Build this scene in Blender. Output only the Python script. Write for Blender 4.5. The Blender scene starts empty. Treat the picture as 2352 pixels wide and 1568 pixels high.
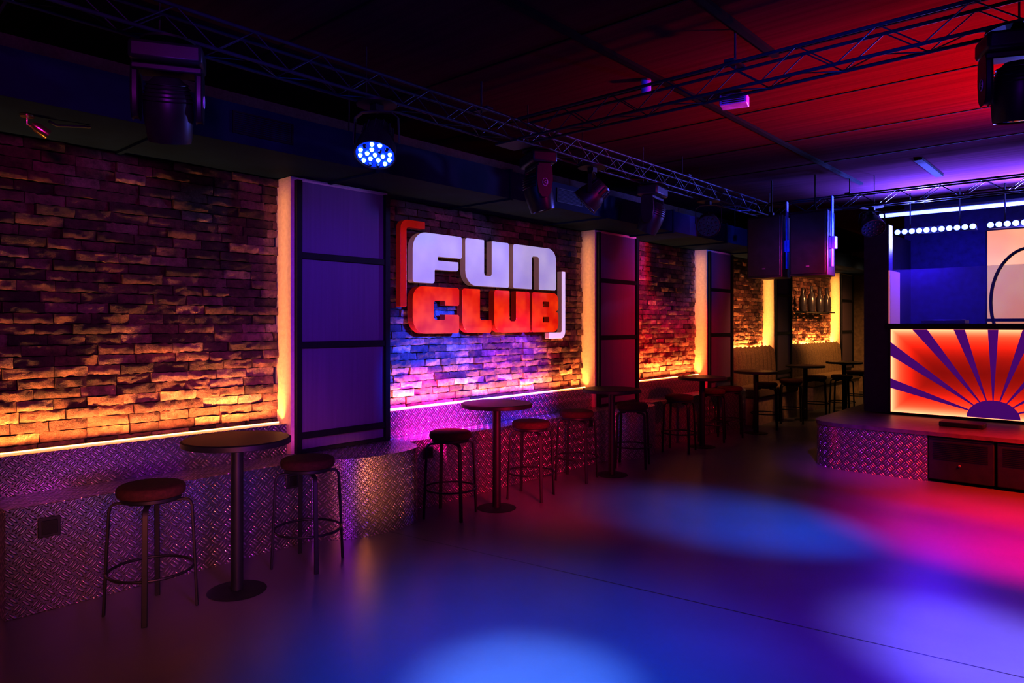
import bpy, math, random
from mathutils import Vector, Matrix, noise
random.seed(7)
S = bpy.context.scene
COL = S.collection
R = math.radians

# ------------------------------------------------------------ materials
class NT:
    def __init__(s, m):
        s.t = m.node_tree; s.n = s.t.nodes; s.l = s.t.links
    def new(s, ty, **k):
        n = s.n.new(ty)
        for a, b in k.items(): setattr(n, a, b)
        return n
    def put(s, sock, v):
        if isinstance(v, bpy.types.NodeSocket): s.l.new(v, sock)
        else: sock.default_value = v
    def M(s, op, a, b=0.0, c=0.0):
        n = s.new('ShaderNodeMath', operation=op)
        s.put(n.inputs[0], a); s.put(n.inputs[1], b)
        if len(n.inputs) > 2: s.put(n.inputs[2], c)
        return n.outputs[0]
    def noise(s, vec, scale, detail=4, rough=.55):
        n = s.new('ShaderNodeTexNoise'); s.l.new(vec, n.inputs['Vector'])
        n.inputs['Scale'].default_value = scale; n.inputs['Detail'].default_value = detail
        n.inputs['Roughness'].default_value = rough
        return n.outputs['Fac']
    def ramp(s, fac, stops):
        n = s.new('ShaderNodeValToRGB'); s.l.new(fac, n.inputs[0])
        e = n.color_ramp.elements
        while len(e) < len(stops): e.new(.5)
        for i, (p, c) in enumerate(stops):
            e[i].position = p; e[i].color = (*c, 1) if len(c) == 3 else c
        return n.outputs[0]
    def bump(s, h, strength, dist, bsdf):
        n = s.new('ShaderNodeBump'); n.inputs['Strength'].default_value = strength
        n.inputs['Distance'].default_value = dist
        s.l.new(h, n.inputs['Height']); s.l.new(n.outputs[0], bsdf.inputs['Normal'])

def base_mat(name):
    m = bpy.data.materials.new(name); m.use_nodes = True
    t = NT(m); b = t.n['Principled BSDF']
    return m, t, b

def mat(name, col, rough=.5, metal=0., emit=None, es=0., var=.25, nscale=12., bump=.0, coat=0., spec=.5, emit2=None, escale=4.):
    m, t, b = base_mat(name)
    tc = t.new('ShaderNodeTexCoord').outputs['Object']
    f = t.noise(tc, nscale)
    lo = tuple(max(0, c * (1 - var)) for c in col); hi = tuple(min(1, c * (1 + var)) for c in col)
    t.l.new(t.ramp(f, [(.3, lo), (.7, hi)]), b.inputs['Base Color'])
    b.inputs['Roughness'].default_value = rough; b.inputs['Metallic'].default_value = metal
    b.inputs['Coat Weight'].default_value = coat
    b.inputs['Specular IOR Level'].default_value = spec
    if emit:
        b.inputs['Emission Color'].default_value = (*emit, 1); b.inputs['Emission Strength'].default_value = es
        if emit2:
            f3 = t.noise(tc, escale, 2)
            t.l.new(t.ramp(f3, [(.38, emit2), (.62, emit)]), b.inputs['Emission Color'])
    if bump: t.bump(f, bump, .01, b)
    return m

def brick_mat():
    m, t, b = base_mat('rough_brick')
    tc = t.new('ShaderNodeTexCoord').outputs['Object']
    at = t.new('ShaderNodeAttribute', attribute_name='tone')
    f = t.noise(tc, 16, 6, .7)
    c = t.ramp(at.outputs['Fac'], [(0, (.12, .045, .042)), (.35, (.24, .095, .075)), (.7, (.35, .15, .10)), (1, (.50, .29, .20))])
    mx = t.new('ShaderNodeMix', data_type='RGBA', blend_type='MULTIPLY')
    mx.inputs[0].default_value = .85
    t.l.new(c, mx.inputs[6]); t.l.new(t.ramp(f, [(.34, (.30, .28, .26)), (.6, (1, 1, 1))]), mx.inputs[7])
    t.l.new(mx.outputs[2], b.inputs['Base Color'])
    b.inputs['Roughness'].default_value = .6
    f2 = t.noise(tc, 60, 7, .78)
    t.bump(t.M('ADD', f2, t.M('MULTIPLY', f, .8)), 1., .017, b)
    return m

def tread_mat():
    m, t, b = base_mat('tread_plate_aluminium')
    uv = t.new('ShaderNodeUVMap').outputs[0]
    sp = t.new('ShaderNodeSeparateXYZ'); t.l.new(uv, sp.inputs[0])
    s_ = .7071 / .062
    u = t.M('MULTIPLY', t.M('ADD', sp.outputs[0], sp.outputs[1]), s_)
    v = t.M('MULTIPLY', t.M('SUBTRACT', sp.outputs[0], sp.outputs[1]), s_)
    par = t.M('FLOORED_MODULO', t.M('ADD', t.M('FLOOR', u), t.M('FLOOR', v)), 2.)
    fx = t.M('SUBTRACT', t.M('FRACT', u), .5); fy = t.M('SUBTRACT', t.M('FRACT', v), .5)
    xp = t.M('ADD', t.M('MULTIPLY', fx, par), t.M('MULTIPLY', fy, t.M('SUBTRACT', 1., par)))
    yp = t.M('ADD', t.M('MULTIPLY', fy, par), t.M('MULTIPLY', fx, t.M('SUBTRACT', 1., par)))
    yy = t.M('SUBTRACT', t.M('FRACT', t.M('ADD', t.M('DIVIDE', yp, .333), .5)), .5)
    yy = t.M('MULTIPLY', yy, .333)
    a = t.M('POWER', t.M('ABSOLUTE', t.M('DIVIDE', xp, .46)), 2.)
    c = t.M('POWER', t.M('ABSOLUTE', t.M('DIVIDE', yy, .125)), 2.)
    h = t.M('SUBTRACT', 1., t.M('ADD', a, c))
    h = t.M('MINIMUM', t.M('MAXIMUM', t.M('MULTIPLY', h, 1.4), 0.), 1.)
    t.l.new(t.ramp(h, [(0, (.38, .36, .35)), (1, (.82, .79, .77))]), b.inputs['Base Color'])
    b.inputs['Metallic'].default_value = .93
    b.inputs['Roughness'].default_value = .30
    t.bump(h, 1., .009, b)
    return m

def floor_mat():
    m, t, b = base_mat('polished_dark_concrete')
    tc = t.new('ShaderNodeTexCoord').outputs['Object']
    f = t.noise(tc, 1.1, 4, .5); f2 = t.noise(tc, 22, 3, .6)
    sp = t.new('ShaderNodeSeparateXYZ'); t.l.new(tc, sp.inputs[0])
    yl = t.M('ADD', sp.outputs[1], t.M('MULTIPLY', sp.outputs[0], -.13))
    d1 = t.M('ABSOLUTE', t.M('SUBTRACT', yl, 3.95))
    line = t.M('LESS_THAN', d1, .005)
    c = t.ramp(t.M('ADD', t.M('MULTIPLY', f, .85), t.M('MULTIPLY', f2, .15)), [(.3, (.095, .09, .092)), (.7, (.125, .12, .12))])
    mx = t.new('ShaderNodeMix', data_type='RGBA'); t.l.new(line, mx.inputs[0]); t.l.new(c, mx.inputs[6])
    mx.inputs[7].default_value = (.02, .02, .02, 1)
    t.l.new(mx.outputs[2], b.inputs['Base Color'])
    b.inputs['Roughness'].default_value = .36
    return m

def wood_mat(name, c0, c1, rough, axis, sc=1.0, spec=.5, bmp=.12):
    m, t, b = base_mat(name)
    tc = t.new('ShaderNodeTexCoord').outputs['Object']
    mp = t.new('ShaderNodeMapping'); t.l.new(tc, mp.inputs[0])
    s = [40 * sc, 40 * sc, 40 * sc]; s[axis] = 1.2 * sc
    mp.inputs['Scale'].default_value = s
    f = t.noise(mp.outputs[0], 1.0, 5)
    t.l.new(t.ramp(f, [(.3, c0), (.7, c1)]), b.inputs['Base Color'])
    b.inputs['Roughness'].default_value = rough
    b.inputs['Specular IOR Level'].default_value = spec
    if bmp: t.bump(f, bmp, .003, b)
    return m

def glow_panel_mat():
    m, t, b = base_mat('backlit_red_acrylic')
    tc = t.new('ShaderNodeTexCoord').outputs['Object']
    sp = t.new('ShaderNodeSeparateXYZ'); t.l.new(tc, sp.inputs[0])
    dx = t.M('SUBTRACT', 1.03, t.M('ABSOLUTE', sp.outputs[0]))
    dz = t.M('SUBTRACT', .505, t.M('ABSOLUTE', sp.outputs[2]))
    d = t.M('MINIMUM', dx, dz)
    e = t.M('POWER', 2.718, t.M('MULTIPLY', d, -6.5))
    c = t.ramp(e, [(0, (.45, .016, .006)), (.25, (.9, .045, .015)), (.55, (1, .12, .05)), (1, (1, .36, .20))])
    t.l.new(c, b.inputs['Emission Color'])
    t.l.new(t.M('ADD', t.M('MULTIPLY', e, 2.2), .5), b.inputs['Emission Strength'])
    b.inputs['Base Color'].default_value = (.4, .02, .01, 1); b.inputs['Roughness'].default_value = .25
    return m

def glass_mat():
    m = bpy.data.materials.new('hazed_glass'); m.use_nodes = True
    t = NT(m); t.n.clear()
    o = t.new('ShaderNodeOutputMaterial'); mx = t.new('ShaderNodeMixShader'); mx2 = t.new('ShaderNodeMixShader')
    fr = t.new('ShaderNodeFresnel'); fr.inputs[0].default_value = 1.5
    tr = t.new('ShaderNodeBsdfTransparent'); tr.inputs[0].default_value = (.85, .88, .95, 1)
    di = t.new('ShaderNodeBsdfTranslucent'); di.inputs[0].default_value = (.6, .45, .7, 1)  # lavender translucent share paints the purple haze into the glass
    gl = t.new('ShaderNodeBsdfGlossy'); gl.inputs['Roughness'].default_value = .05
    mx2.inputs[0].default_value = .07
    t.l.new(tr.outputs[0], mx2.inputs[1]); t.l.new(di.outputs[0], mx2.inputs[2])
    t.l.new(fr.outputs[0], mx.inputs[0]); t.l.new(mx2.outputs[0], mx.inputs[1]); t.l.new(gl.outputs[0], mx.inputs[2])
    t.l.new(mx.outputs[0], o.inputs[0])
    return m

BRICK = brick_mat(); TREAD = tread_mat(); FLOOR = floor_mat()
MORTAR = mat('dark_mortar', (.05, .035, .03), .9, bump=.4, nscale=40)
CEIL = wood_mat('stained_ceiling_board', (.032, .010, .018), (.048, .015, .026), .7, 0, .6, 0., 0)
VENEER = wood_mat('wall_veneer', (.14, .10, .14), (.165, .12, .165), .5, 2, 1, .4, 0)
PLASTER = mat('cream_stucco', (.72, .56, .36), .85, bump=.35, nscale=30, var=.08)
DARKW = mat('dark_painted_wall', (.03, .03, .045), .7)
STAGEW = mat('stage_back_cloth', (.05, .05, .10), .8)
STEEL = mat('black_steel', (.010, .010, .012), .5, .0, spec=.3)
BLACK = mat('matte_black_channel', (.005, .005, .006), .95, spec=.05)
TRUSSM = mat('truss_steel', (.018, .024, .05), .5, .2, spec=.3)
DUCTM = mat('sheet_metal_duct', (.008, .018, .05), .7, .0, nscale=3, spec=.1)
FIXT = mat('black_fixture_plastic', (.018, .018, .024), .4)
SEATM = mat('dark_rust_velvet', (.042, .013, .010), .85, bump=.3, nscale=60, spec=.2)
TABM = mat('dark_table_laminate', (.012, .009, .011), .4, spec=.3)
TOPM = mat('dark_stage_deck', (.12, .07, .07), .4, spec=.4)
WHITE_FACE = mat('white_acrylic', (.42, .42, .50), .55, emit=(.72, .70, .98), es=.66, var=.04, coat=.0, emit2=(.55, .54, .92), escale=2.2, spec=.3)
WHITE_SIDE = mat('cream_acrylic_return', (.55, .44, .34), .35, emit=(.9, .55, .35), es=.14, var=.05)
RED_FACE = mat('red_acrylic', (.60, .035, .010), .08, emit=(1, .10, .010), es=.82, var=.08, coat=.8, emit2=(.72, .024, .006), escale=5.)
RED_SIDE = mat('red_acrylic_return', (.35, .02, .01), .2, emit=(1, .04, .01), es=.10, var=.08)
BRKT_W = mat('white_neon_bracket', (.8, .8, .85), .3, emit=(.8, .74, .95), es=.8, var=.03)
BRKT_R = mat('red_neon_bracket', (.7, .04, .015), .2, emit=(1, .04, .01), es=.22, var=.08)
WARM = mat('warm_led_strip', (.9, .7, .4), .5, emit=(1, .56, .18), es=.95, var=.02)
BLED = mat('blue_white_led', (.5, .6, 1), .3, emit=(.12, .34, 1), es=14, var=.02)
BARLED = mat('blue_bar_led', (.3, .4, 1), .3, emit=(.12, .18, 1), es=7, var=.02)
BLENS = mat('lit_blue_lens', (.02, .05, .2), .2, emit=(.01, .08, .9), es=1.0, var=.05)
BLED2 = mat('blue_led_tube', (.3, .4, 1), .3, emit=(.12, .16, 1), es=7, var=.02)
PURPLE = mat('purple_cutout', (.10, .01, .16), .5, emit=(.20, .012, .40), es=.5, var=.06)
GLOW = glow_panel_mat(); GLASS = glass_mat()
LENS = mat('dark_glass_lens', (.03, .04, .06), .06, var=.1, coat=.7)
BADGE = mat('white_badge', (.7, .7, .75), .4)
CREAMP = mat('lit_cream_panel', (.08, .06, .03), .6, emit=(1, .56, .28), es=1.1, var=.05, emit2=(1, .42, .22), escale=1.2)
PINKP = mat('pink_acrylic', (.45, .25, .3), .4, emit=(1, .35, .35), es=.45, var=.05)
OLIVE = mat('olive_upholstery', (.20, .145, .075), .8, bump=.2, nscale=50, spec=.2)
BEIGE = mat('beige_board', (.45, .33, .20), .6)
BRASS = mat('brass', (.7, .5, .2), .25, .9)
GREYP = mat('pale_grey_plastic', (.12, .12, .16), .6)
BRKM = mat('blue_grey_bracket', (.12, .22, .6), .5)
LAMPM = mat('amber_lamp', (1, .7, .3), .4, emit=(1, .65, .25), es=6, var=.02)
REDL = mat('red_indicator', (1, .05, .03), .4, emit=(1, .03, .02), es=8, var=.02)
GLAZE = mat('dark_glazed_ceramic', (.06, .05, .06), .3, coat=.3)

# ------------------------------------------------------------ mesh builder
class MB:
    def __init__(s): s.v = []; s.f = []; s.m = []; s.uv = {}
    def add(s, vs, fs, mi=0):
        o = len(s.v); s.v += [tuple(p) for p in vs]
        for f in fs: s.f.append(tuple(i + o for i in f)); s.m.append(mi)
        return o
    def box(s, lo, hi, mi=0):
        x0, y0, z0 = lo; x1, y1, z1 = hi
        s.add([(x0,y0,z0),(x1,y0,z0),(x1,y1,z0),(x0,y1,z0),(x0,y0,z1),(x1,y0,z1),(x1,y1,z1),(x0,y1,z1)],
              [(0,3,2,1),(4,5,6,7),(0,1,5,4),(1,2,6,5),(2,3,7,6),(3,0,4,7)], mi); return s
    def tube(s, path, r, n=10, closed=False, mi=0, rect=None, ref=None):
        P = [Vector(p) for p in path]; k = len(P); rings = []
        prev = None
        for i in range(k):
            if closed: t = (P[(i+1) % k] - P[i-1]).normalized()
            else: t = (P[min(i+1, k-1)] - P[max(i-1, 0)]).normalized()
            if ref is not None: a = Vector(ref)
            elif prev is None: a = Vector((0,0,1)) if abs(t.z) < .9 else Vector((1,0,0))
            else: a = prev
            a = (a - t * a.dot(t)).normalized(); b = t.cross(a); prev = a
            if rect:
                w, h = rect[0] / 2, rect[1] / 2
                rings.append([P[i] + a*x + b*y for x, y in ((w,-h),(w,h),(-w,h),(-w,-h))])
            else:
                rings.append([P[i] + (a*math.cos(2*math.pi*j/n) + b*math.sin(2*math.pi*j/n))*r for j in range(n)])
        n = len(rings[0]); vs = [p for q in rings for p in q]; fs = []
        for i in range(k if closed else k-1):
            i2 = (i+1) % k
            for j in range(n): fs.append((i*n+j, i*n+(j+1) % n, i2*n+(j+1) % n, i2*n+j))
        if not closed: fs += [tuple(reversed(range(n))), tuple((k-1)*n+j for j in range(n))]
        s.add(vs, fs, mi); return s
    def lathe(s, prof, n=32, c=(0,0,0), mi=0):
        vs = []; fs = []; k = len(prof)
        for r, z in prof:
            for j in range(n):
                a = 2*math.pi*j/n; vs.append((c[0]+r*math.cos(a), c[1]+r*math.sin(a), c[2]+z))
        for i in range(k-1):
            for j in range(n): fs.append((i*n+j, i*n+(j+1) % n, (i+1)*n+(j+1) % n, (i+1)*n+j))
        if prof[0][0] > 1e-5: fs.append(tuple(reversed(range(n))))
        if prof[-1][0] > 1e-5: fs.append(tuple((k-1)*n+j for j in range(n)))
        s.add(vs, fs, mi); return s
    def prism(s, poly, z0, z1, mi=0):
        n = len(poly)
        vs = [(x,y,z0) for x,y in poly] + [(x,y,z1) for x,y in poly]
        fs = [tuple(reversed(range(n))), tuple(range(n, 2*n))] + [(i, (i+1) % n, n+(i+1) % n, n+i) for i in range(n)]
        s.add(vs, fs, mi); return s
    def obj(s, name, mats, parent=None, smooth=True, bevel=0, uv=False, M=None):
        me = bpy.data.meshes.new(name); me.from_pydata(s.v, [], s.f); me.validate()
        if not isinstance(mats, (list, tuple)): mats = [mats]
        for m in mats: me.materials.append(m)
        if len(me.polygons) == len(s.m):
            for p, mi in zip(me.polygons, s.m): p.material_index = mi
        if smooth:
            for p in me.polygons: p.use_smooth = True
            me.set_sharp_from_angle(angle=R(38))
        if uv:
            ul = me.uv_layers.new(name='UVMap')
            for p in me.polygons:
                nn = p.normal
                for li in p.loop_indices:
                    vi = me.loops[li].vertex_index; co = me.vertices[vi].co
                    if vi in s.uv and abs(nn.z) < .7: q = s.uv[vi]
                    elif abs(nn.z) > .7: q = (co.x, co.y)
                    elif abs(nn.x) > abs(nn.y): q = (co.y, co.z)
                    else: q = (co.x, co.z)
                    ul.data[li].uv = q
        o = bpy.data.objects.new(name, me); COL.objects.link(o)
        if parent: o.parent = parent
        if M is not None: o.matrix_local = M
        if bevel:
            b = o.modifiers.new('b', 'BEVEL'); b.width = bevel; b.segments = 2; b.limit_method = 'ANGLE'; b.angle_limit = R(40)
        return o

def empty(name, loc=(0,0,0), rz=0, label=None, cat=None, group=None):
    o = bpy.data.objects.new(name, None); COL.objects.link(o)
    o.empty_display_size = .1; o.location = loc; o.rotation_euler = (0,0,rz)
    if label: tag(o, label, cat, group)
    return o
def tag(o, label, cat, group=None):
    o['label'] = label; o['category'] = cat
    if group: o['group'] = group
    return o
def struct(o, label, cat):
    o['kind'] = 'structure'; o['label'] = label; o['category'] = cat; return o
def dup(top, loc, rz, label=None):
    n = top.copy(); COL.objects.link(n); n.location = loc; n.rotation_euler = (0,0,rz)
    if label: n['label'] = label
    for c in list(top.children):
        k = c.copy(); COL.objects.link(k); k.parent = n
    return n

# ------------------------------------------------------------ room
WX = -5.06; CZ = 3.35
struct(MB().box((-5.3,-3,-.1),(4.2,18.2,0)).obj('floor', FLOOR, smooth=False), 'polished dark concrete dance floor', 'floor')
struct(MB().box((-5.3,-3,CZ),(4.2,18.2,CZ+.1)).obj('ceiling', CEIL, smooth=False), 'dark stained board ceiling', 'ceiling')
struct(MB().box((-5.3,-3,0),(WX,18.2,CZ)).obj('wall_left', MORTAR, smooth=False), 'mortar wall behind rough bricks', 'wall')
struct(MB().box((4,-3,0),(4.2,18.2,CZ)).obj('wall_right', DARKW, smooth=False), 'dark painted wall', 'wall')
struct(MB().box((WX,-3.2,0),(4,-3,CZ)).obj('wall_front', DARKW, smooth=False), 'dark painted wall', 'wall')
struct(MB().box((WX,18,0),(4,18.2,CZ)).obj('wall_back', BEIGE, smooth=False), 'warm lit end wall', 'wall')
struct(MB().box((-2.5,11.5,0),(4,11.65,CZ)).obj('wall_stage_back', STAGEW, smooth=False), 'dark blue wall behind the stage', 'wall')
struct(MB().box((-2.5,9.42,0.52),(-2.22,9.6,2.82)).box((-2.5,9.6,.52),(-2.42,11.5,2.82)).obj('wall_stage_side', DARKW, smooth=False), 'dark side wall of the booth', 'wall')

i = 1
for x, y0, y1, w in ((-2.5,-1,9.3,.022),(-1.72,-1,4.5,.022),(-1.68,8.3,9.4,.04)):
    o = MB().box((x-w,y0,CZ-.025),(x+w,y1,CZ)).obj('trim_%d' % i, BLACK, smooth=False)
    struct(o, 'black cable channel along the ceiling', 'trim'); i += 1
for y in (.1,1.2,2.3,3.42,4.5,5.6,6.73,7.85):
    o = MB().box((-4.9,y-.007,CZ-.006),(4,y+.007,CZ)).obj('trim_%d' % i, BLACK, smooth=False)
    struct(o, 'thin dark joint strip across the ceiling', 'trim'); i += 1

# bricks
def bricks(name, y0, y1, z0=.8, z1=2.74):
    mb = MB(); tones = []
    RH = .067; BL = .235; g = .006
    row = 0; z = z0
    while z < z1 - .01:
        zt = min(z + RH, z1)
        y = y0 - (BL/2 if row % 2 else 0) - random.uniform(0, .07)
        while y < y1:
            L = BL * random.uniform(.75, 1.12)
            a = max(y + g/2, y0); b = min(y + L - g/2, y1)
            y += L
            if b - a < .03: continue
            tone = random.random(); dx = random.uniform(0, .014) + (.018 if random.random() < .25 else 0)
            tl = random.uniform(-.005, .005); tz = random.uniform(-.007, .005); sag = random.uniform(-.005, .005)
            nx = 10; nz = 4; vs = []; sd = random.uniform(0, 100)
            for j in range(nz+1):
                for ii in range(nx+1):
                    fy = ii/nx; fz = j/nz
                    yy = a + (b-a)*fy; zz = z + g/2 + (zt-z-g)*fz + sag*(fy-.5)
                    edge = min(fy, 1-fy)*nx < .5 or min(fz, 1-fz)*nz < .5
                    n1 = noise.noise(Vector((yy*13+sd, zz*24, sd))) + .8*noise.noise(Vector((yy*40+sd, zz*65, sd)))
                    xx = -5.045 + .010 + dx + tl*(fy-.5)*2 + tz*(fz-.5)*2 + n1*.009 - (.004 if edge else 0)
                    xx = min(max(xx, -5.053), -4.998)
                    if edge:
                        zz += noise.noise(Vector((yy*32, sd, 3)))*.009*(1 if fz > .5 else -1)
                    vs.append((xx, yy, zz))
            W = nx+1; fs = []
            for j in range(nz):
                for ii in range(nx): fs.append((j*W+ii, j*W+ii+1, (j+1)*W+ii+1, (j+1)*W+ii))
            ring = [ii for ii in range(W)] + [j*W+nx for j in range(1, nz+1)] + [nz*W+ii for ii in range(nx-1, -1, -1)] + [j*W for j in range(nz-1, 0, -1)]
            base = len(vs)
            for r in ring: vs.append((WX+.001, vs[r][1], vs[r][2]))
            k = len(ring)
            for q in range(k): fs.append((ring[(q+1) % k], ring[q], base+q, base+(q+1) % k))
            mb.add(vs, fs); tones += [tone]*len(vs)
        z += RH; row += 1
    o = mb.obj(name, BRICK)
    at = o.data.attributes.new('tone', 'FLOAT', 'POINT')
    at.data.foreach_set('value', tones[:len(o.data.vertices)])
    struct(o, 'rough reddish brown brickwork', 'brick wall')
SECT = [(-.6,2.87),(3.80,6.93),(7.87,9.88),(10.75,12.54),(13.35,16.33)]
COLS = [(2.87,3.80),(6.93,7.87),(9.88,10.75),(12.54,13.35),(16.33,17.26)]
for k, (a, b) in enumerate(SECT): bricks('wall_left_brick_%d' % (k+1), a, b)

PX = -4.82
for k, (a, b) in enumerate(COLS):
    e = empty('wall_column', (PX, a, .601), label='wall column, cream stucco side and veneer panels in black steel frame', cat='column', group='wall columns')
    MB().box((WX-PX+.002,.0,0),(-.012,b-a,2.74-.601)).obj('stucco_body', PLASTER, e, smooth=False)
    f = MB(); w = b-a
    for z in (.0, .11, .815, 1.51):
        f.box((-.012,.05,z),(.022,w-.04,z+.05)) if z else f.box((-.012,.05,0),(.02,w-.04,.03))
    f.box((-.06,.03,0),(.03,.075,2.115)); f.box((-.012,w-.05,0),(.03,w,2.115))
    f.obj('steel_frame', STEEL, e, bevel=.003)
    zs = [.03,.11,.16,.815,.865,1.51,1.56,2.11]
    for q in range(0, 8, 2):
        MB().box((-.0118,.075,zs[q]),(-.002,w-.05,zs[q+1])).obj('panel', VENEER, e, smooth=False)

# ------------------------------------------------------------ tread plate benches
def bench(y0, y1, fx, name='tread_plate_bench'):
    e = empty(name, (0,0,0), label='long tread-plate aluminium wall bench with raised back ledge', cat='bench', group='tread plate benches')
    MB().box((-4.87,y0,0),(fx,y1,.6)).obj('seat_box', TREAD, e, uv=True, smooth=False, bevel=.004)
    m = MB().box((-4.90,y0,0),(-4.871,y1,.835)).box((WX+.012,y0,0),(-4.90,y1,.798))
    m.obj('back_ledge', TREAD, e, uv=True, smooth=False)
    s = MB().box((-4.972,y0+.02,.799),(-4.948,y1-.02,.846)); o = s.obj('light_strip', WARM, e, smooth=False)
    o['label'] = 'glowing warm light strip'
    return e
b1 = bench(.985, 2.858, -4.53); b2 = bench(3.865, 6.918, -4.6); b3 = bench(7.885, 9.868, -4.6)
e = empty('tread_plate_ledge', (0,0,0), label='low tread-plate ledge along brick wall', cat='ledge')
MB().box((-4.90,-.6,0),(-4.871,.98,.835)).box((WX+.012,-.6,0),(-4.90,.98,.798)).obj('ledge_box', TREAD, e, uv=True, smooth=False)
MB().box((-4.972,-.58,.799),(-4.948,.98,.846)).obj('light_strip', WARM, e, smooth=False)

def bez(p0, p1, p2, n):
    return [tuple((1-t)**2*a + 2*t*(1-t)*b + t*t*c for a, b, c in zip(p0, p1, p2)) for t in [q/n for q in range(n+1)]]
def plinth(y0, y1, fx0, fx1, out):
    L = y1 - y0; m1 = y0 + .40*L; m2 = y0 + .70*L
    path = [(fx0, y0)] + bez((fx0+.005, y0+.02), (out-.03, y0+.18*L), (out-.005, m1), 14) + bez((out-.005, m1), (out+.02, y0+.55*L), (out-.005, m2), 10)[1:] + bez((out-.005, m2), (out-.04, y1-.005), (fx1, y1), 16)[1:]
    path = [path[0]] + [p for q, p in enumerate(path[1:]) if (Vector(p)-Vector(path[q])).length > .003]
    poly = path + [(WX+.004, y1), (WX+.004, y0)]
    mb = MB(); mb.prism(poly, 0, .6); s = 0; n = len(poly)
    for q in range(n):
        if q: s += (Vector(poly[q]) - Vector(poly[q-1])).length
        mb.uv[q] = (s, 0); mb.uv[q+n] = (s, .6)
    o = mb.obj('curved_plinth', TREAD, uv=True)
    tag(o, 'curved tread-plate plinth under the wall column', 'plinth', 'curved plinths')
plinth(2.862, 3.86, -4.53, -4.70, -4.29)
plinth(6.922, 7.78, -4.6, -4.72, -4.38)
plinth(9.872, 10.76, -4.6, -4.72, -4.5)

for x, y, z, s in ((-4.53,1.19,.47,.055),(-4.53,2.70,.47,.05),(-4.6,4.06,.485,.055),(-4.6,6.5,.48,.045)):
    e = empty('wall_socket', (x,y,z), label='black square floor socket plate on bench front', cat='socket', group='bench sockets')
    MB().box((0.001,-s,-s),(.012,s,s)).obj('plate', FIXT, e, bevel=.004)
    MB().box((.012,-s*.7,-s*.7),(.02,s*.7,s*.7)).obj('cover', STEEL, e, bevel=.003)

# ------------------------------------------------------------ banquettes
def banquette(y0, y1):
    e = empty('banquette', (0,y0,0), label='olive channel-tufted banquette on beige base against brick wall', cat='banquette', group='banquettes')
    L = y1-y0
    MB().box((-4.99,0,0),(-4.42,L,.42)).obj('base', BEIGE, e, smooth=False)
    n = int(L/.17); w = L/n
    MB().box((-4.86,0,.42),(-4.38,L,.60)).obj('seat_cushion', OLIVE, e, bevel=.04)
    mb = MB()
    for k in range(n):
        c = w*(k+.5)
        mb.tube([(-4.83,c,.44),(-4.84,c,.7),(-4.86,c,1.04),(-4.88,c,1.13),(-4.92,c,1.16)], w*.51, 12)
    mb.box((-4.99,0,.42),(-4.89,L,1.1))
    mb.obj('tufted_backrest', OLIVE, e)
    o = MB().box((-4.985,0,1.101),(-4.97,L,1.11)).obj('light_strip', WARM, e, smooth=False)
    o['label'] = 'glowing warm light strip'
banquette(10.77, 12.52); banquette(13.37, 16.3)

# ------------------------------------------------------------ duct
e = empty('ventilation_duct', (-4.64,0,2.745), label='dark rectangular sheet metal ventilation duct under ceiling', cat='duct')
MB().box((-.405,-2.5,0),(.42,17.5,.25)).obj('duct_body', DUCTM, e, smooth=False)
for y in (.2,1.7,3.2,4.7,6.2,7.7,9.2,10.7,12.2):
    f = MB()
    f.box((-.405,y,-.018),(.438,y+.03,0)); f.box((.4201,y,0),(.438,y+.03,.25)); f.box((-.405,y,.25),(.438,y+.03,.265))
    f.obj('flange', DUCTM, e, smooth=False)
for y in (2.1,5.4,8.4):
    g = MB(); g.box((.4201,y,.06),(.43,y+.42,.07)); g.box((.4201,y,.19),(.43,y+.42,.2))
    g.box((.4201,y,.07),(.43,y+.01,.19)); g.box((.4201,y+.41,.07),(.43,y+.42,.19))
    for q in range(9): g.box((.4201,y+.01,.075+q*.0128),(.427,y+.41,.081+q*.0128))
    g.obj('vent_grille', STEEL, e, smooth=False)
for y in (.6,3.0,5.2,7.4,9.6): MB().tube([(.38,y,.25),(.38,y,.604)], .006, 6).obj('hanger_rod', STEEL, e)

e = empty('brass_spotlight', (-4.5,1.08,2.743), label='small brass spotlight under the duct', cat='spotlight')
MB().lathe([(.035,-.012),(.035,0)], 20).tube([(0,0,-.01),(0,0,-.05),(.0,.02,-.06)], .006, 8).obj('mount', BRASS, e)
MB().lathe([(.012,0),(.028,-.03),(.03,-.09),(.026,-.085)], 20).obj('shade', BRASS, e, M=Matrix.Translation((0,.02,-.045)) @ Matrix.Rotation(R(60),4,'X'))
MB().tube([(0,.1,-.012),(0,.14,-.03),(.02,.22,-.02),(.03,.3,-.01)], .008, 6).obj('cable', STEEL, e)

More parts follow.
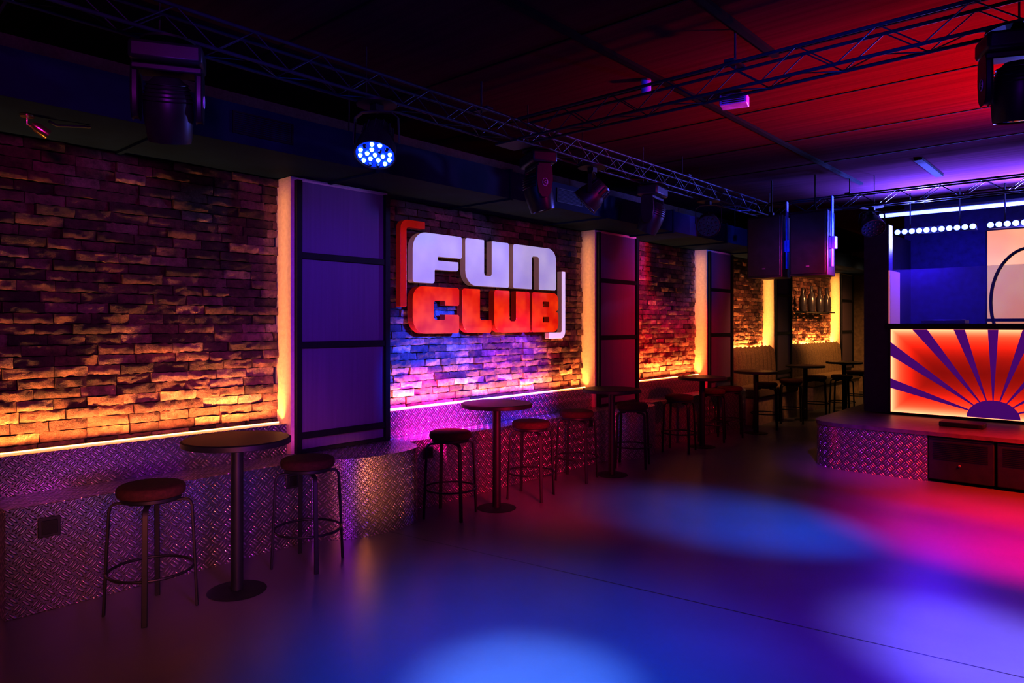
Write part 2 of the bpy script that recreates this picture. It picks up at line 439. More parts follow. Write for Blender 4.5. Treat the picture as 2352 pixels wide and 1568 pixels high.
# ------------------------------------------------------------ trusses
def truss(p0, p1, label, hang):
    p0 = Vector(p0); p1 = Vector(p1); d = (p1-p0); L = d.length; d.normalize()
    n = Vector((0,0,1)).cross(d)
    e = empty('lighting_truss', p0, label=label, cat='truss', group='ceiling trusses')
    H = .15; Wd = .07
    for sx in (-1, 1):
        for z in (0, H):
            MB().tube([n*sx*Wd+Vector((0,0,z)), n*sx*Wd+Vector((0,0,z))+d*L], .010, 10).obj('chord', TRUSSM, e)
    b = MB(); k = int(L/.2); st = L/k
    for q in range(k):
        t0 = d*(q*st); t1 = d*((q+1)*st)
        for sx in (-1, 1):
            za, zb = (0, H) if q % 2 else (H, 0)
            b.tube([t0+n*sx*Wd+Vector((0,0,za)), t1+n*sx*Wd+Vector((0,0,zb))], .0038, 5)
        s = 1 if q % 2 else -1
        b.tube([t0+n*s*Wd, t1-n*s*Wd], .0038, 5)
    b.obj('lattice', TRUSSM, e)
    for t in hang:
        c = d*t
        h = MB().tube([c+Vector((0,0,H-.01)), c+Vector((0,0,CZ-p0.z-.001))], .007, 8)
        h.box((c.x-.03-abs(n.x)*.06,c.y-.03-abs(n.y)*.06,H+.005),(c.x+.03+abs(n.x)*.06,c.y+.03+abs(n.y)*.06,H+.022))
        h.obj('hanger', TRUSSM, e)
TZ = 2.98; TX = -3.5
truss((TX,-1,TZ),(TX,8.7,TZ),'dark lighting truss running along the wall side', (2.2,4.6,7.6))
truss((TX+.09,3.97,TZ),(3.5,3.97,TZ),'dark lighting truss crossing above the dance floor', (1.65,4.7))
truss((TX-.1,8.83,TZ),(3.5,8.83,TZ),'dark lighting truss above the stage front', (1.1,4.1))
o = MB().box((TX-.11,3.86,TZ-.023),(TX+.11,4.08,TZ-.0096)).obj('corner_plate', TRUSSM, smooth=False, bevel=.003)
tag(o, 'flat metal junction plate under the crossing trusses', 'plate')

# ------------------------------------------------------------ fixtures
FZ = TZ - .0102
def aimM(loc, d):
    return Matrix.Translation(loc) @ Vector(d).to_track_quat('-Z', 'Y').to_matrix().to_4x4()
def clamp(e, z0, side, rz, sc):
    m = MB().lathe([(.0,-.012),(.125/sc,-.012),(.125/sc,0),(0,0)], 24); m.box((-.03,-.03,z0),(.03,.03,-.012))
    m.obj('clamp', STEEL, e)
    w = Matrix.Rotation(-rz, 3, 'Z') @ Vector(side) / sc
    MB().tube([(w.x*.105,w.y*.105,-.005),(w.x*.105,w.y*.105,(CZ-FZ-.001)/sc)], .005/sc, 6).obj('power_cable', STEEL, e)
def moving_head(x, y, rz, tilt, sc=1.0, badge=True, lab='black moving-head stage light hanging from truss', side=(-1,0,0)):
    e = empty('moving_head_light', (x,y,FZ), rz, lab, 'stage light', 'moving head lights'); e.scale = (sc,)*3
    clamp(e, -.03, side, rz, sc)
    MB().box((-.17,-.11,-.13),(.17,.11,-.03)).obj('base', FIXT, e, bevel=.02)
    y_ = MB().box((-.165,-.06,-.165),(.165,.06,-.131))
    for s in (-1, 1):
        pts = [(-.055,-.165),(.055,-.165),(.06,-.27),(.045,-.37),(.02,-.40),(-.02,-.40),(-.045,-.37),(-.06,-.27)]
        x0 = .13*s; x1 = .165*s
        vs = [(x0,a,b) for a,b in pts] + [(x1,a,b) for a,b in pts]; n = 8
        y_.add(vs, [tuple(range(n)), tuple(reversed(range(n,2*n)))] + [(q,(q+1) % n,n+(q+1) % n,n+q) for q in range(n)])
    y_.obj('yoke', FIXT, e, bevel=.008)
    M = Matrix.Translation((0,0,-.33)) @ Matrix.Rotation(tilt,4,'X')
    h = MB().lathe([(.0,.15),(.06,.145),(.095,.11),(.115,.04),(.118,-.04),(.112,-.1),(.105,-.16),(.1,-.175),(.09,-.172),(.088,-.16),(0,-.16)], 28)
    for q in range(5): h.lathe([(.119-.004*q,.03+.02*q),(.123-.005*q,.033+.02*q),(.119-.005*q,.037+.02*q)], 28)
    h.obj('head', FIXT, e, M=M)
    MB().lathe([(0,-.172),(.05,-.169),(.086,-.161)], 24).obj('lens', LENS, e, M=M)
    if badge:
        for s in (-1, 1):
            b = MB().tube([(0,.022*math.cos(a),.03*math.sin(a)) for a in [2*math.pi*q/20 for q in range(20)]], .003, 6, closed=True)
            b.tube([(0,-.01,-.012),(0,.01,.0),(0,-.008,.012)], .003, 6)
            b.obj('badge', BADGE, e, M=Matrix.Translation((.168*s,0,-.29)))
    return e
def par(x, y, d, lit, z=-.25, lab='black par can stage light hanging from truss', side=(-1,0,0)):
    e = empty('par_light', (x,y,FZ), 0, lab, 'stage light', 'par lights')
    clamp(e, -.05, side, 0, 1)
    ang = math.atan2(d[1], d[0])
    Y = Matrix.Rotation(ang + math.pi/2, 4, 'Z')
    a = [(0,0,-.05),(.09,0,-.055),(.135,0,-.09),(.142,0,z)]
    MB().tube([(-p[0],p[1],p[2]) for p in reversed(a)][:-1] + a, .02, rect=(.035,.006), ref=(0,1,0)).obj('bracket', STEEL, e, M=Y)
    M = aimM((0,0,z), d)
    h = MB().lathe([(0,.14),(.07,.14),(.085,.12),(.09,.06),(.105,.03),(.12,-.02),(.125,-.08),(.13,-.085),(.13,-.094),(.122,-.096),(.12,-.085),(0,-.085)], 32)
    for q in range(12):
        t = 2*math.pi*q/12
        h.tube([(.09*math.cos(t),.09*math.sin(t),.125),(.1*math.cos(t),.1*math.sin(t),.05)], .006, 5)
    h.obj('housing', FIXT, e, M=M)
    MB().lathe([(0,-.0875),(.118,-.0865)], 28).obj('lens_plate', BLENS if lit else LENS, e, M=M)
    pts = [(.0,.0)] + [(.048*math.cos(t),.048*math.sin(t)) for t in [q*math.pi/3+.3 for q in range(6)]] + [(.092*math.cos(t),.092*math.sin(t)) for t in [q*math.pi/6 for q in range(12)]]
    for k, (px, py) in enumerate(pts):
        on = lit and k not in (3, 9, 12, 16, 17)
        MB().lathe([(.0,-.104),(.009,-.102),(.014,-.088)], 10, (px,py,0)).obj('led', BLED if on else LENS, e, M=M)
    return e
moving_head(TX,1.42,R(60),R(20),.95,True,'large black moving-head light with rounded head hanging from truss')
par(TX,2.67,(.28,-.34,-.80),True,lab='par light with lit blue-white LEDs hanging from truss')
moving_head(TX,4.24,R(150),R(-15),.95)
par(TX,4.98,(-.6,-.3,-.6),False)
moving_head(TX,6.0,R(100),R(25),.95,False)
par(TX,7.2,(.35,-.75,-.5),False)
moving_head(-.40,3.97,R(25),R(8),.85,side=(0,1,0))
par(-2.26,8.83,(.3,-.5,-.6),False,-.2,side=(0,1,0))

e = empty('ceiling_sensor', (-2.25,5.06,CZ), R(15), 'pale grey box device fixed to the ceiling', 'ceiling device')
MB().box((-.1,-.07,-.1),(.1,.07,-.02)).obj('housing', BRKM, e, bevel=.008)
MB().box((-.05,-.03,-.02),(.05,.03,0)).obj('mount', STEEL, e)
g = MB()
for q in range(5): g.box((-.08,-.074,-.09+q*.014),(.08,-.0701,-.083+q*.014))
g.obj('grille', STEEL, e, smooth=False)
e = empty('ceiling_detector', (-2.59,4.35,CZ-.001), 0, 'small cylindrical grey detector on the ceiling', 'detector')
MB().lathe([(.03,-.10),(.035,-.09),(.035,0)], 20).obj('body', BRKM, e)
MB().lathe([(0,-.11),(.02,-.108),(.025,-.10)], 20).obj('cap', STEEL, e)

o = MB().tube([(-4.0,.86,3.349),(-3.98,.9,3.2),(-4.02,.85,3.08),(-4.1,.75,3.02),(-4.14,.7,2.98)], .008, 8).obj('cable', STEEL)
tag(o, 'loose black cable hanging from the ceiling', 'cable')

# ------------------------------------------------------------ speakers
def speaker(x, y, rz):
    e = empty('hanging_speaker', (x,y,2.16), rz, 'tall black loudspeaker with perforated grille hung near truss', 'loudspeaker', 'hanging speakers')
    poly = [(-.22,-.2),(.22,-.2),(.15,.2),(-.15,.2)]
    m = MB(); m.prism(poly, 0, .74)
    m.obj('cabinet', FIXT, e, bevel=.01)
    MB().box((-.2,-.215,.02),(.2,-.2005,.72)).obj('grille', FIXT, e, bevel=.006)
    b = MB().box((.215,-.1,.1),(.23,-.05,.9)).box((.13,-.08,.36),(.24,-.03,.4)).box((.18,-.1,.30),(.26,-.02,.44))
    b.obj('bracket', BRKM, e, bevel=.003)
    MB().box((-.02,-.02,.741),(.02,.02,.80)).tube([(0,0,.78),(0,0,1.19)], .01, 8).obj('hanger', STEEL, e)
    MB().box((-.02,-.217,.1),(.02,-.2155,.115)).obj('badge', GREYP, e, smooth=False)
speaker(-3.28, 8.45, R(-4)); speaker(-2.76, 8.42, R(-4))

# ------------------------------------------------------------ stage
e = empty('stage_platform', (-2.7,8.13,0), label='low stage clad in tread plate with rounded corner', cat='stage')
poly = [(-.05,3.3),(-.05,.35)] + bez((-.05,.35),(-.02,.05),(.3,.0),8)[1:] + [(1.14,0),(1.14,.55),(6.6,.55),(6.6,3.3)]
mb = MB(); mb.prism(poly, 0, .47); s = 0; n = len(poly)
for q in range(n):
    if q: s += (Vector(poly[q]) - Vector(poly[q-1])).length
    mb.uv[q] = (s, 0); mb.uv[q+n] = (s, .47)
mb.obj('tread_plate_body', TREAD, e, uv=True)
poly = [(-.06,3.3),(-.06,.35)] + bez((-.06,.35),(-.03,.04),(.3,-.012),8)[1:] + [(6.6,-.012),(6.6,3.3)]
MB().prism(poly, .471, .51).obj('deck', TOPM, e)
x = 1.145
while x < 5.6:
    w = .58
    MB().box((x,.01,.03),(x+w-.02,.545,.465)).obj('door', FIXT, e, bevel=.01)
    g = MB()
    for q in range(10): g.box((x+.05,.003,.24+q*.018),(x+w-.07,.0095,.248+q*.018))
    g.box((x+.02,.002,.44),(x+w-.04,.0095,.455)).obj('grille', STEEL, e, smooth=False)
    MB().lathe([(.013,0),(.013,.01),(.008,.016)], 14).obj('knob', GREYP, e, M=Matrix.Translation((x+w*.47,.009,.19)) @ Matrix.Rotation(R(90),4,'X'))
    x += w

BX = -1.16
e = empty('dj_booth', (BX,9.4,.511), label='black booth with glowing red sunburst front panel and glass shield', cat='dj booth')
MB().box((-1.08,.03,0),(1.08,.62,1.04)).obj('body', FIXT, e, bevel=.005)
MB().box((-1.10,-.03,1.041),(1.10,.64,1.10)).obj('counter_top', STEEL, e, bevel=.008)
MB().box((-1.05,-.012,0),(1.05,.029,.03)).box((-1.05,-.012,1.03),(1.05,.029,1.04)).box((-1.06,-.012,0),(-1.035,.029,1.04)).box((1.035,-.012,0),(1.06,.029,1.04)).obj('panel_frame', STEEL, e, smooth=False)
MB().box((-1.034,-.0,-.5),(1.034,.028,.5)).obj('backlit_panel', GLOW, e, smooth=False, M=Matrix.Translation((0,0,.53)))
def clip(poly, f):
    out = []
    for q in range(len(poly)):
        a, b = poly[q], poly[(q+1) % len(poly)]; fa, fb = f(a), f(b)
        if fa >= 0: out.append(a)
        if (fa >= 0) != (fb >= 0):
            t = fa/(fa-fb); out.append((a[0]+t*(b[0]-a[0]), a[1]+t*(b[1]-a[1])))
    return out
cz = .04
for dgr in range(18, 180, 18):
    a = R(dgr); hw = R(3.1)
    tri = [(.12*math.cos(a), cz+.12*math.sin(a))] + [(3*math.cos(a+s*hw), cz+3*math.sin(a+s*hw)) for s in (-1, 1)]
    for f in (lambda p: 1.033-p[0], lambda p: 1.033+p[0], lambda p: 1.029-p[1], lambda p: p[1]-.031): tri = clip(tri, f)
    n = len(tri)
    vs = [(p[0],-.014,p[1]) for p in tri] + [(p[0],-.001,p[1]) for p in tri]
    m = MB(); m.add(vs, [tuple(range(n)), tuple(reversed(range(n,2*n)))] + [(n+q,n+(q+1) % n,(q+1) % n,q) for q in range(n)])
    m.obj('sun_ray', PURPLE, e, smooth=False)
hd = [(.25*math.cos(math.pi*q/24), max(.031,cz+.20*math.sin(math.pi*q/24))) for q in range(25)]
n = len(hd); vs = [(p[0],-.02,p[1]) for p in hd] + [(p[0],-.015,p[1]) for p in hd]
m = MB(); m.add(vs, [tuple(range(n)), tuple(reversed(range(n,2*n)))] + [(n+q,n+(q+1) % n,(q+1) % n,q) for q in range(n)])
m.obj('sun_disc', PURPLE, e, smooth=False)
MB().box((-1.04,.0,1.101),(1.04,.01,1.75)).obj('glass_shield', GLASS, e, smooth=False)
MB().box((-1.06,.0,1.101),(-1.045,.5,1.75)).obj('side_screen', PINKP, e, smooth=False)
MB().box((-.75,.2,1.101),(-.3,.5,1.14)).box((-.72,.22,1.14),(-.33,.48,1.15)).obj('mixer', FIXT, e, bevel=.004)

e = empty('stage_monitor_box', (-1.35,8.75,.511), label='flat black box lying on the stage deck', cat='box')
MB().box((-.2,-.12,0),(.2,.12,.05)).obj('case', FIXT, e, bevel=.008)
MB().box((-.16,-.125,.012),(.16,-.1205,.04)).obj('grille', STEEL, e, smooth=False)

e = empty('round_window_panel', (-1.0,11.49,.52), label='lit cream panel with black circular frame behind booth', cat='wall panel')
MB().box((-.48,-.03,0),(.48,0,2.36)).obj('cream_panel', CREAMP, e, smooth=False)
MB().tube([(.44*math.cos(t),-.045,1.38+.72*math.sin(t)) for t in [2*math.pi*q/48 for q in range(48)]], .02, 8, closed=True).obj('ring', STEEL, e)
MB().box((-.48,-.06,1.12),(.48,-.0305,1.16)).box((-.5,-.05,0),(-.481,0,2.36)).box((.481,-.05,0),(.5,0,2.36)).obj('frame_bar', STEEL, e, smooth=False)

def ledbar(x0, x1, y, z):
    e = empty('led_bar', ((x0+x1)/2,y,z), label='stage LED bar with row of blue-white lamps', cat='stage light', group='stage LED bars')
    h = (x1-x0)/2
    MB().box((-h,0,-.045),(h,.07,.045)).obj('housing', FIXT, e, bevel=.006)
    n = int((x1-x0)/.085)
    for q in range(n):
        x = -h + (q+.5)*(2*h/n)
        MB().lathe([(.0,.028),(.022,.022),(.036,0)], 14).obj('lamp', BARLED, e, M=Matrix.Translation((x,-.001,0)) @ Matrix.Rotation(R(90),4,'X'))
    MB().tube([(-h*.6,.035,.045),(-h*.6,.035,CZ-z-.001)], .008, 6).tube([(h*.6,.035,.045),(h*.6,.035,CZ-z-.001)], .008, 6).obj('hanger', STEEL, e)
ledbar(-2.40,-1.46,10.45,2.84); ledbar(-1.36,-.42,10.45,2.84)
e = empty('led_tube', (-.9,10.75,3.12), label='long bright blue light tube above the stage', cat='light tube')
MB().tube([(-1.75,0,0),(1.6,0,0)], .026, 12).obj('tube', BLED2, e)
MB().box((-1.75,-.03,.03),(1.6,.03,.06)).tube([(-1.2,0,.05),(-1.2,0,.229)], .01, 6).tube([(1.1,0,.05),(1.1,0,.229)], .01, 6).obj('housing', FIXT, e)

e = empty('wall_shelf', (-4.995,14.8,1.86), label='black wall shelf on the brick wall', cat='shelf')
MB().box((0,-.95,-.02),(.24,.95,.0)).obj('board', STEEL, e, bevel=.003)
for y in (-.7,.7): MB().box((0,y-.01,-.16),(.015,y+.01,-.021)).box((0,y-.01,-.035),(.2,y+.01,-.021)).obj('bracket', STEEL, e)
for k, (y, s) in enumerate(((14.1,.9),(14.6,1.0),(15.1,.95),(15.55,1.0))):
    o = MB().lathe([(0,0),(.06*s,0),(.075*s,.04*s),(.08*s,.25*s),(.06*s,.33*s),(.03*s,.38*s),(.03*s,.50*s),(.036*s,.52*s),(.02*s,.515*s),(0,.5*s)], 24).obj('bottle', GLAZE)
    o.location = (-4.86,y,1.8615)
    tag(o, 'large dark glossy bottle standing on wall shelf', 'bottle', 'bottles on shelf')
e = empty('wall_lamp', (-3.3,17.88,.95), label='glowing amber lamp on the end wall', cat='lamp')
MB().lathe([(.1,0),(.11,.05),(.11,.3),(.1,.34)], 20).obj('shade', LAMPM, e)
MB().box((-.05,.05,.1),(.05,.118,.2)).obj('mount', STEEL, e)
e = empty('exit_indicator', (-3.6,9.2,2.72), label='small black box with red indicator light', cat='indicator')
MB().box((-.05,-.03,-.03),(.05,.03,.03)).tube([(0,0,.03),(0,0,.629)], .006, 6).obj('housing', FIXT, e)
MB().lathe([(0,-.01),(.012,0)], 10).obj('lamp', REDL, e, M=Matrix.Translation((0.02,-.03,0)) @ Matrix.Rotation(R(90),4,'X'))

# ------------------------------------------------------------ sign
def rpoly(pts):
    out = []; n = len(pts)
    for q in range(n):
        p = pts[q]; r = p[2] if len(p) > 2 else .008
        P = Vector(p[:2]); A = Vector(pts[q-1][:2]); B = Vector(pts[(q+1) % n][:2])
        a = (A-P); b = (B-P); r = min(r, a.length*.48, b.length*.48)
        p0 = P + a.normalized()*r; p2 = P + b.normalized()*r; st = 7 if r > .02 else 2
        k = .5523
        c1 = p0 + (P-p0)*k; c2 = p2 + (P-p2)*k
        for i_ in range(st+1):
            t = i_/st; out.append(tuple((1-t)**3*p0 + 3*(1-t)**2*t*c1 + 3*(1-t)*t*t*c2 + t**3*p2))
    return out
def sign_part(name, loops, y, z, depth, fm, sm, parent, label):
    cu = bpy.data.curves.new(name, 'CURVE'); cu.dimensions = '2D'; cu.fill_mode = 'BOTH'
    for lp in loops:
        pl = rpoly(lp); sp = cu.splines.new('POLY'); sp.points.add(len(pl)-1)
        for q, p in enumerate(pl): sp.points[q].co = (p[0], p[1], 0, 1)
        sp.use_cyclic_u = True
    cu.extrude = depth/2; cu.bevel_depth = .004; cu.offset = -.004
    tmp = bpy.data.objects.new('tmp', cu); COL.objects.link(tmp)
    dg = bpy.context.evaluated_depsgraph_get()
    me = bpy.data.meshes.new_from_object(tmp.evaluated_get(dg))
    bpy.data.objects.remove(tmp)
    me.name = name; me.materials.clear(); me.materials.append(fm); me.materials.append(sm)
    for p in me.polygons:
        p.material_index = 0 if p.normal.z > .5 else 1
        p.use_smooth = False
    o = bpy.data.objects.new(name, me); COL.objects.link(o); o.parent = parent
    o.matrix_local = Matrix(((0,0,1,-4.90-depth/2),(1,0,0,y),(0,1,0,z),(0,0,0,1)))
    o['label'] = label
    return o
e = empty('wall_sign', (0,0,0), label='illuminated white and red letter sign reading FUN CLUB on brick', cat='sign')
H = .47; h = .44; D = .07
F = [(0,0,.03),(.27,0,.03),(.27,.13),(.58,.13,.03),(.58,.22),(.31,.22),(.31,.255),(.63,.255,.03),(.63,H,.03),(0,H,.16)]
U = [(0,H,.03),(0,0,.15),(.65,0,.03),(.65,H,.03),(.38,H),(.38,.11,.03),(.27,.11,.03),(.27,H)]
N = [(0,0,.02),(0,H,.03),(.74,H,.14),(.74,0,.03),(.43,0),(.43,.36,.03),(.31,.36,.03),(.31,0)]
C = [(.59,0,.03),(.59,.18,.02),(.40,.18),(.40,.13),(.26,.13,.03),(.26,.31,.03),(.40,.31),(.40,.265),(.59,.265,.02),(.59,h,.03),(0,h,.12),(0,0,.15)]
L = [(0,h,.03),(0,0,.13),(.42,0,.03),(.42,.13),(.25,.13,.03),(.25,h)]
U2 = [(0,h,.03),(0,0,.13),(.57,0,.03),(.57,h,.02),(.34,h),(.34,.12,.03),(.24,.12,.03),(.24,h)]
B = [(0,0,.03),(.47,0,.09),(.47,.21,.04),(.43,.232),(.47,.255,.04),(.47,h,.09),(0,h,.03)]
B1 = [(.19,.11),(.19,.17),(.30,.17),(.30,.11)]; B2 = [(.19,.28),(.19,.34),(.30,.34),(.30,.28)]
for lp, y, t in ((F,4.14,'F'),(U,4.81,'U'),(N,5.52,'N')):
    sign_part('letter', [lp], y, 1.985, D, WHITE_FACE, WHITE_SIDE, e, 'glossy white letter '+t)
for lp, y, t in (([C],4.14,'C'),([L],4.77,'L'),([U2],5.225,'U'),([B,B1,B2],5.83,'B')):
    sign_part('letter', lp, y, 1.515, D, RED_FACE, RED_SIDE, e, 'glossy red letter '+t)
K = .07
sign_part('corner_bracket', [[(0,0),(0,.79,.08),(.29,.79),(.29,.79-K),(K,.79-K,.02),(K,0)]], 4.00, 1.76, .06, BRKT_R, RED_SIDE, e, 'red corner bracket')
sign_part('corner_bracket', [[(0,0),(.30,0,.08),(.30,.77),(.30-K,.77),(.30-K,K,.02),(0,K)]], 6.13, 1.44, .06, BRKT_W, WHITE_SIDE, e, 'white glowing corner bracket')
for y, z in ((4.04,1.9),(4.04,2.4),(4.25,2.1),(4.25,1.6),(4.93,2.2),(4.87,1.6),(5.35,2.2),(5.3,1.7),(5.6,2.2),(6.1,2.2),(5.68,1.7),(5.9,1.6),(6.39,1.6),(6.39,2.1)):
    MB().tube([(-5.055,y,z),(-4.955,y,z)], .01, 8).obj('mounting_pin', STEEL, e)

# ------------------------------------------------------------ stools and tables
def make_stool():
    e = empty('bar_stool', (0,0,0), 0, 'backless bar stool, round dark rust padded seat, black metal legs', 'stool', 'bar stools')
    MB().lathe([(0,.645),(.155,.645),(.17,.653),(.176,.668),(.176,.688),(.169,.702),(.155,.709),(.08,.713),(0,.714)], 40).obj('seat', SEATM, e)
    MB().lathe([(.0,.622),(.15,.622),(.155,.628),(.155,.6445),(0,.6445)], 32).obj('seat_plate', STEEL, e)
    for q in range(4):
        a = math.pi/2*q; c, s = math.cos(a), math.sin(a)
        pr = [(.10,.613),(.165,.613),(.19,.608),(.203,.593),(.209,.57),(.22,.35),(.235,.0)]
        MB().tube([(r*c,r*s,z) for r,z in pr], .01, rect=(.028,.014), ref=(-s,c,0)).obj('leg', STEEL, e, bevel=.003)
    MB().tube([(.217*math.cos(t),.217*math.sin(t),.235) for t in [2*math.pi*q/48 for q in range(48)]], .008, 8, closed=True).obj('foot_ring', STEEL, e)
    return e
def make_table():
    e = empty('bar_table', (0,0,0), 0, 'round dark high bar table on single black pole', 'table', 'high bar tables')
    MB().lathe([(0,.88),(.29,.88),(.305,.884),(.305,.914),(.30,.918),(0,.918)], 48).obj('table_top', TABM, e)
    MB().lathe([(.3052,.882),(.311,.885),(.311,.912),(.3052,.915)], 48).obj('edge_band', STEEL, e)
    MB().lathe([(.036,.012),(.036,.86),(.09,.865),(.09,.8795)], 24).obj('pole', STEEL, e)
    MB().lathe([(.165,0),(.17,.003),(.165,.006),(.06,.0115),(0,.0118)], 40).obj('base_plate', STEEL, e)
    return e
st = make_stool(); tb = make_table()
stools = [(-4.10,1.57,.9),(-4.13,2.58,1.05),(-4.27,4.02,.95),(-4.17,4.95,.8),(-4.30,5.84,.7),(-4.22,6.79,1.0),(-4.28,7.99,.6),(-4.33,9.02,.9),(-4.33,9.58,1.1),
          (-4.22,10.62,.8),(-4.15,11.5,1.0),(-4.12,12.6,.7),(-3.84,13.1,1.2),(-4.0,14.5,.8)]
tables = [(-4.02,2.03),(-4.14,4.45),(-4.14,6.25),(-4.2,8.46),(-4.14,10.06),(-4.1,12.02),(-3.95,13.62)]
st.location = (*stools[0][:2],0); st.rotation_euler = (0,0,R(41)+.35)
for x, y, r in stools[1:]: dup(st, (x,y,0), R(41)+r*.5)
tb.location = (*tables[0],0)
for x, y in tables[1:]: dup(tb, (x,y,0), 0)

# ------------------------------------------------------------ lights
def area(name, loc, sx, sy, P, col, spread=180):
    l = bpy.data.lights.new(name, 'AREA'); l.shape = 'RECTANGLE'; l.size = sx; l.size_y = sy; l.energy = P; l.color = col
    l.spread = R(spread)
    o = bpy.data.objects.new(name, l); COL.objects.link(o)
    o.location = loc
    return o
def orient(o, zneg, xax):
    z = -Vector(zneg).normalized(); x = Vector(xax); x = (x - z*x.dot(z)).normalized(); y = z.cross(x)
    M = Matrix((x, y, z)).transposed().to_4x4(); M.translation = o.location; o.matrix_world = M
def spot(name, loc, tgt, P, col, ang, blend=1., rad=.05):
    l = bpy.data.lights.new(name, 'SPOT'); l.energy = P; l.color = col; l.spot_size = R(ang); l.spot_blend = blend; l.shadow_soft_size = rad
    o = bpy.data.objects.new(name, l); COL.objects.link(o); o.location = loc
    d = Vector(tgt)-Vector(loc); o.rotation_euler = d.to_track_quat('-Z','Y').to_euler()
    return o
WC = (1, .50, .145)
for k, (a, b) in enumerate(SECT):
    z = .840 if k < 3 else 1.12
    x = -4.93 if k < 3 else -4.965
    L_ = b-a-.06
    P = (14, 10, 14, 20, 26)[k]
    o = area('wall_wash_strip', (x,(a+b)/2,z), L_, .02, P*L_, WC, 108)
    orient(o, (-.46,0,1), (0,1,0))
    o = area('column_wash_strip', (-4.93,b-.14,1.75), 1.8, .015, 1.5 if k < 3 else 2.6, (1,.56,.22))
    orient(o, (.1,1,0), (0,0,1))
# floor pools
spot('blue_pool_1', (-1.2,1.7,3.2), (-2.10,2.50,0), 2300, (.0,.12,1), 52)
spot('blue_pool_1_core', (-1.2,1.7,3.2), (-1.98,2.32,0), 2700, (.16,.40,1), 22)
spot('blue_pool_2', (.3,5.2,2.9), (-2.35,5.5,0), 3400, (.0,.17,1), 31)
spot('blue_pool_3', (1.2,3.0,3.2), (-.75,4.1,0), 2100, (.14,.01,1), 48)
spot('blue_pool_3_core', (1.2,3.0,3.2), (-.45,4.05,0), 4200, (.30,.32,1), 24)
spot('magenta_pool', (1.0,4.8,2.9), (-.60,6.3,0), 4600, (1,.0,.36), 40)
spot('red_stage_front', (.8,6.6,2.9), (-.8,7.8,0), 3000, (1,.035,.006), 46)
spot('violet_floor_fill', (.8,1.0,3.0), (-1.9,4.2,0), 130, (.28,.0,1), 110, rad=.2)  # added ambient fill for the floor, unseen source without a fixture
# wall washes
spot('purple_wall_fill', (.6,-.8,2.9), (-5,1.6,2.15), 560, (.68,.01,.55), 60, rad=.25)  # added purple fill from behind the camera, no fixture there
spot('blue_wall_wash', (-1.0,0.0,2.9), (-5,2.0,2.2), 60, (.05,.03,1), 70, rad=.2)
spot('rose_bench_light', (-1.6,.6,.9), (-4.5,1.9,.42), 480, (1,.26,.12), 42, rad=.3)
spot('violet_bench_light', (-1.4,1.6,1.0), (-4.5,2.3,.42), 320, (.50,.03,1), 46, rad=.3)
spot('amber_plinth_light', (-1.4,3.3,.9), (-4.3,3.35,.35), 800, (1,.34,.10), 15, rad=.10)
spot('rose_bench_light_2', (-1.8,3.6,.9), (-4.6,5.3,.38), 1300, (1,.02,.12), 44, rad=.3)
spot('purple_wall_fill_2', (.2,4.2,2.9), (-5,6,2.3), 260, (.8,.01,.35), 80, rad=.2)  # second added purple fill, unseen source off to the right
spot('blue_sign_spot', (-3.4,4.35,1.9), (-5.0,4.50,1.15), 2000, (.0,.08,1), 58)
spot('blue_sign_spot_2', (-3.4,5.5,1.9), (-5.0,5.6,1.10), 1400, (.06,.05,1), 48)
spot('pink_bench_spot', (-2.6,3.6,2.8), (-4.8,4.4,.7), 7000, (1,.01,.35), 22)
spot('violet_column_spot', (-1.6,2.4,2.6), (-4.8,3.35,1.6), 420, (.11,.02,1), 40, rad=.1)
spot('blue_truss_light', (-1.6,.6,2.6), (-3.6,2.7,3.05), 190, (.0,.07,1), 56, rad=.15)
spot('blue_truss_light_2', (.6,2.0,2.75), (-1.6,4.2,3.03), 700, (.0,.07,1), 28, rad=.15)
spot('red_column_spot', (-1.6,7.9,2.3), (-4.8,8.8,1.6), 900, (1,.01,.04), 66, rad=.1)
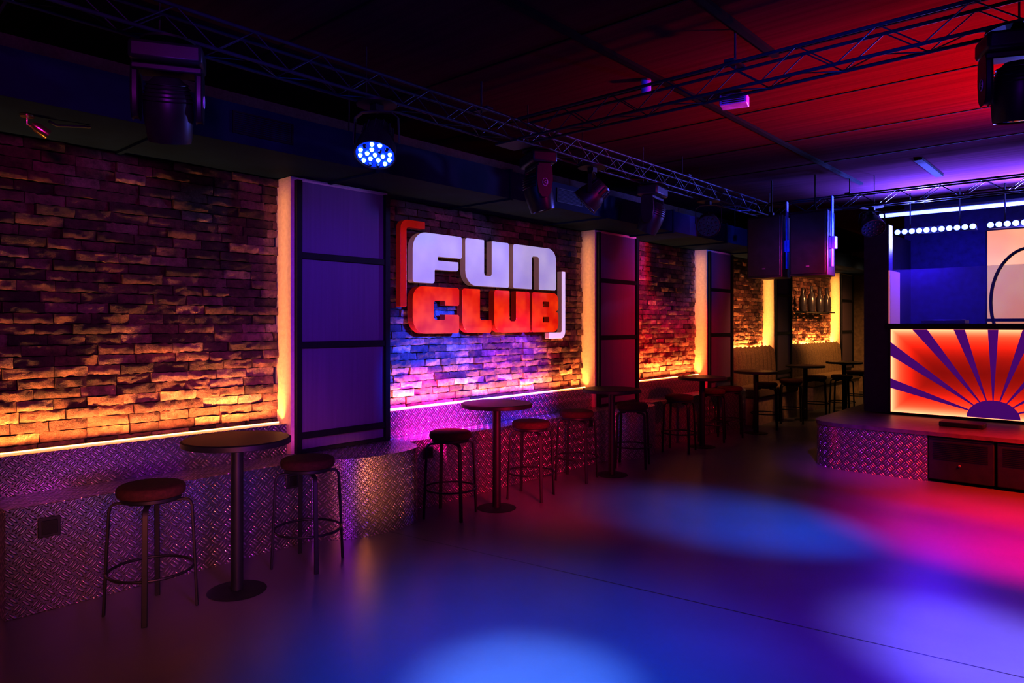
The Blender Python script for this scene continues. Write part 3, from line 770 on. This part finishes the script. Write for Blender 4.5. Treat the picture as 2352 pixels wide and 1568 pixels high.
spot('red_ceiling_wash', (1.5,6.6,1.2), (-.4,5.9,3.35), 10000, (1,.0,.012), 62, rad=.2)
spot('magenta_ceiling_wash', (1.0,6.8,1.4), (-.5,7.2,3.35), 900, (.5,.0,1), 40, rad=.2)
# stage
spot('stage_up', (-.6,10.4,2.6), (-.8,10.0,3.35), 5000, (.19,.20,1), 150, rad=.1)
spot('stage_up_2', (-2.0,10.2,2.6), (-2.0,9.8,3.35), 3000, (.15,.18,1), 150, rad=.1)
spot('stage_blue', (-1.9,10.2,2.8), (-2.3,8.2,0), 350, (.08,.03,1), 100, rad=.1)
spot('stage_back_blue', (-1.6,10.0,2.4), (-1.9,11.5,1.9), 200, (.04,.02,1), 130, rad=.1)
spot('stage_front_violet', (-1.2,5.2,2.9), (-2.2,8.1,.25), 1200, (.28,.03,1), 26, rad=.1)
spot('speaker_blue', (-1.2,8.0,2.3), (-2.7,8.4,2.55), 900, (.02,.10,1), 50, rad=.1)
spot('speaker_face_blue', (-2.0,5.6,2.6), (-3.0,8.3,2.5), 420, (.02,.06,1), 20, rad=.1)
spot('warm_end', (-3.8,15.5,2.9), (-3.8,16,0), 200, (1,.48,.15), 150, rad=.2)
spot('warm_middle', (-3.2,13.6,2.7), (-4.8,14.8,1.7), 420, (1,.5,.2), 76, rad=.2)
spot('warm_middle_2', (-3.4,10.9,2.7), (-4.8,11.6,1.2), 260, (1,.42,.16), 76, rad=.2)

w = bpy.data.worlds.new('World'); S.world = w; w.use_nodes = True
w.node_tree.nodes['Background'].inputs[0].default_value = (.02,.01,.05,1)
w.node_tree.nodes['Background'].inputs[1].default_value = .3

cd = bpy.data.cameras.new('camera'); cam = bpy.data.objects.new('camera', cd); COL.objects.link(cam)
cam.location = (0,0,1.6); cam.rotation_euler = (R(90),0,R(41.67))
cd.sensor_width = 36; cd.lens = 36*1600/2352; cd.shift_y = -39/2352; cd.clip_start = .05
S.camera = cam
S.view_settings.view_transform = 'Standard'
S.view_settings.gamma = .72
